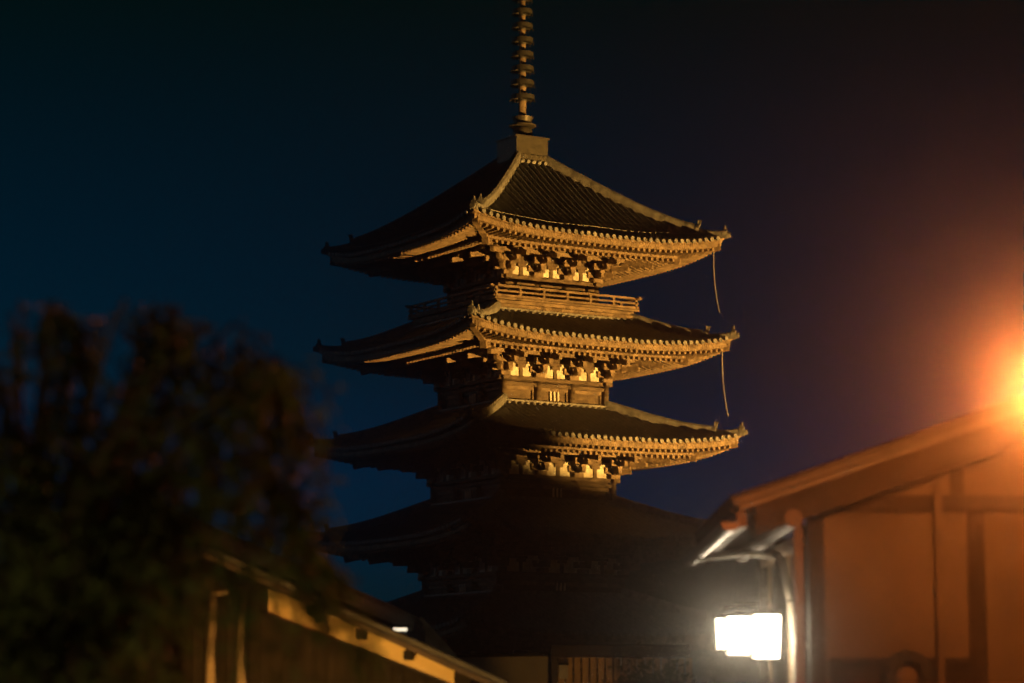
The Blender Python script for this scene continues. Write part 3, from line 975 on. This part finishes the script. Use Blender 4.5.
# ------------------------------------------------------------ trees
def leaf_quad(mb, c, d, ln, wd):
    """one leaf: a folded diamond"""
    d = d.normalized()
    s = d.cross(Vector((random.gauss(0, 1), random.gauss(0, 1), random.gauss(0, 1)))).normalized()
    a_, e = c, c + d * ln
    m1 = c + d * ln * .45
    up = s.cross(d) * wd * .25
    mb.add([a_, m1 + s * wd / 2 + up, e, m1 - s * wd / 2 + up], [(0, 1, 2), (0, 2, 3)])

def dark_tree(name, x, y, h, rx, label, seed):
    random.seed(seed)
    t = empty(name, (x, y, 0), 0, label, "tree", "dark trees behind the pagoda")
    tr = MB(); tr.tube([(0, 0, 0), (.1, 0, h * .3), (-.1, .1, h * .6), (0, 0, h * .9)], [.32, .26, .16, .05], 8)
    cr = MB()
    blobs = []
    for i in range(34):
        an = random.uniform(0, 6.28); zz_ = h * random.uniform(.25, .97)
        r_ = rx * math.sqrt(max(.05, 1 - ((zz_ / h - .5) / .52) ** 2)) * random.uniform(.3, 1)
        c = Vector((r_ * math.cos(an), r_ * math.sin(an), zz_))
        blobs.append(c)
        if i < 12: tr.tube([(0, 0, c.z * .7), c * .6 + Vector((0, 0, c.z * .3)), c], [.09, .06, .02], 5)
    for c in blobs:
        for j in range(260):
            v = Vector((random.gauss(0, 1), random.gauss(0, 1), random.gauss(0, .7))) * rx * .2
            leaf_quad(cr, c + v, Vector((random.gauss(0, 1), random.gauss(0, 1), random.gauss(-.4, .7))), .42, .26)
    tr.build("trunk", M["bark"], t, True)
    cr.build("crown", M["leafdark"], t)
for i, (px, py, Y, rx, lab) in enumerate((
        (618, 560, 146, 3.2, "dark broad tree close behind the right side of the pagoda"),
        (668, 552, 152, 3.6, "tall dark tree between pagoda and brown house"),
        (712, 560, 149, 3.0, "dark tree just behind the gutter end of the brown house"),
        (748, 536, 155, 3.4, "tallest dark tree, seen just above the white lanterns"),
        )):
    p = at(px, py, Y)
    dark_tree("tree", p.x, Y, p.z, rx, lab, 40 + i)

# bush in front of the fence
random.seed(5)
BYY = 43.5
for px, py, rr, lab in ((640, 664, .75, "rounded shrub lit orange in front of the slatted fence"), (676, 672, .7, "dimmer shrub near the lanterns, right of the orange lit shrub")):
    p = at(px, py, BYY)
    t = empty("shrub", (p.x, BYY, 0), 0, lab, "shrub", "shrubs by the fence")
    cr = MB(); stm = MB()
    for i in range(26):
        an, zz_ = random.uniform(0, 6.28), random.uniform(.25, 1) ** .7 * p.z
        r_ = rr * random.uniform(.2, 1) * (1.1 - .6 * (zz_ / p.z) ** 2)
        c = Vector((r_ * math.cos(an), r_ * math.sin(an) * .8, zz_ - .1))
        if i < 9: stm.tube([(0, 0, 0), (c.x * .5, c.y * .5, c.z * .6), c], [.03, .02, .008], 5)
        for j in range(90):
            v = Vector((random.gauss(0, 1), random.gauss(0, 1), random.gauss(0, 1))) * .16
            leaf_quad(cr, c + v, Vector((random.gauss(0, 1), random.gauss(0, 1), random.gauss(.2, .8))), .11, .05)
    stm.build("stem", M["bark"], t); cr.build("crown", M["bush"], t)

# leafy tree close to the camera on the left
random.seed(11)
TY = 9.4
t = empty("tree", (at(30, 600, TY).x, TY, 0), 0, "dark leafy tree with drooping out of focus branches at the left edge", "tree")
tr, cr = MB(), MB()
X0 = t.location.x
def loc(px, py, Y): return at(px, py, Y) - Vector((X0, TY, 0))
tr.tube([(-.1, .3, 0), (-.14, .32, .9), (-.10, .3, 1.7), (-.05, .25, 2.1), (0.0, .2, 2.5)], [.13, .11, .085, .07, .045], 9)
def twig(a, n, droop, ln, dens):
    p = a.copy()
    d = Vector((random.gauss(.15, .5), random.gauss(0, .5), random.uniform(-.6, .25))).normalized()
    pts = [p.copy()]
    for i in range(n):
        d = (d + Vector((random.gauss(0, .12), random.gauss(0, .12), -droop))).normalized()
        p = p + d * ln / n
        pts.append(p.copy())
        for j in range(dens):
            c = p + Vector((random.gauss(0, .026), random.gauss(0, .026), random.gauss(0, .026)))
            leaf_quad(cr, c, d * .6 + Vector((random.gauss(0, .6), random.gauss(0, .6), random.gauss(-.5, .5))), random.uniform(.04, .085), random.uniform(.016, .03))
    tr.tube(pts, [.006] + [.004] * (n - 1) + [.002], 4, False)
base = Vector((-.03, .24, 2.2))
limbs = [(-40, 330), (10, 312), (55, 300), (125, 298), (180, 308), (235, 322), (280, 355), (-20, 345), (40, 330), (100, 318), (150, 310), (215, 325), (255, 345), (265, 372), (70, 400), (130, 395), (190, 400), (230, 430), (20, 450),
         (-30, 420), (90, 470), (150, 480), (185, 480), (250, 500), (40, 530), (110, 550), (170, 560), (0, 600), (60, 620), (130, 630), (300, 560), (20, 670), (100, 680), (-20, 520)]
for i, (px, py) in enumerate(limbs):
    e = loc(px, py, TY + random.uniform(-.55, .6))
    md = base.lerp(e, .5) + Vector((random.gauss(0, .05), random.gauss(0, .05), .08 + random.gauss(0, .05)))
    st_ = base + Vector((0, 0, random.uniform(-.9, .2)))
    pts = []
    for q in range(9):
        s_ = q / 8
        pts.append(st_.lerp(md, s_).lerp(md.lerp(e, s_), s_))
    tr.tube(pts, [.024 * (1 - s_ / 9) + .004 for s_ in range(9)], 5, False)
    sparse = px > 180
    for q in range(3, 9):
        for k in range(1 if py < 345 else 2):
            twig(pts[q] + Vector((random.gauss(0, .03), random.gauss(0, .05), random.gauss(0, .03))), 8, .30, random.uniform(.20, .55), 3)
# the longer drooping spray that hangs in front of the left house
for a_, b_ in (((262, 470), (330, 600)), ((285, 520), (352, 640)), ((250, 440), (300, 560)), ((268, 380), (296, 500)), ((235, 345), (285, 420)), ((150, 312), (188, 372)), ((60, 305), (78, 360))):
    p, q = loc(*a_, TY + .2), loc(*b_, TY + .1)
    pts = [p.lerp(q, i / 6) + Vector((0, 0, .04 * math.sin(i / 6 * 3.14))) for i in range(7)]
    tr.tube(pts, [.007 - .0008 * i for i in range(7)], 4, False)
    for v in pts[1:]:
        for k in range(3): twig(v, 5, .2, .12, 3)
tr.build("trunk", M["bark"], t, True)
cr.build("crown", M["leaf"], t)

# ------------------------------------------------------------ haze box added to give the lamps a bloom halo
hz = MB(); hz.box(-70, 75, -12, 185, -1.0, 48)
hm = bpy.data.materials.new("bloom_haze")
hm.use_nodes = True
nt = hm.node_tree
for n in list(nt.nodes):
    if n.type != 'OUTPUT_MATERIAL': nt.nodes.remove(n)
pv = nt.nodes.new("ShaderNodeVolumePrincipled")
pv.inputs["Color"].default_value = (0.95, 0.95, 0.95, 1)
pv.inputs["Density"].default_value = 0.0021
pv.inputs["Anisotropy"].default_value = 0.98
nt.links.new(pv.outputs[0], nt.nodes["Material Output"].inputs["Volume"])
tag(hz.build("bloom_haze", hm), kind="stuff")
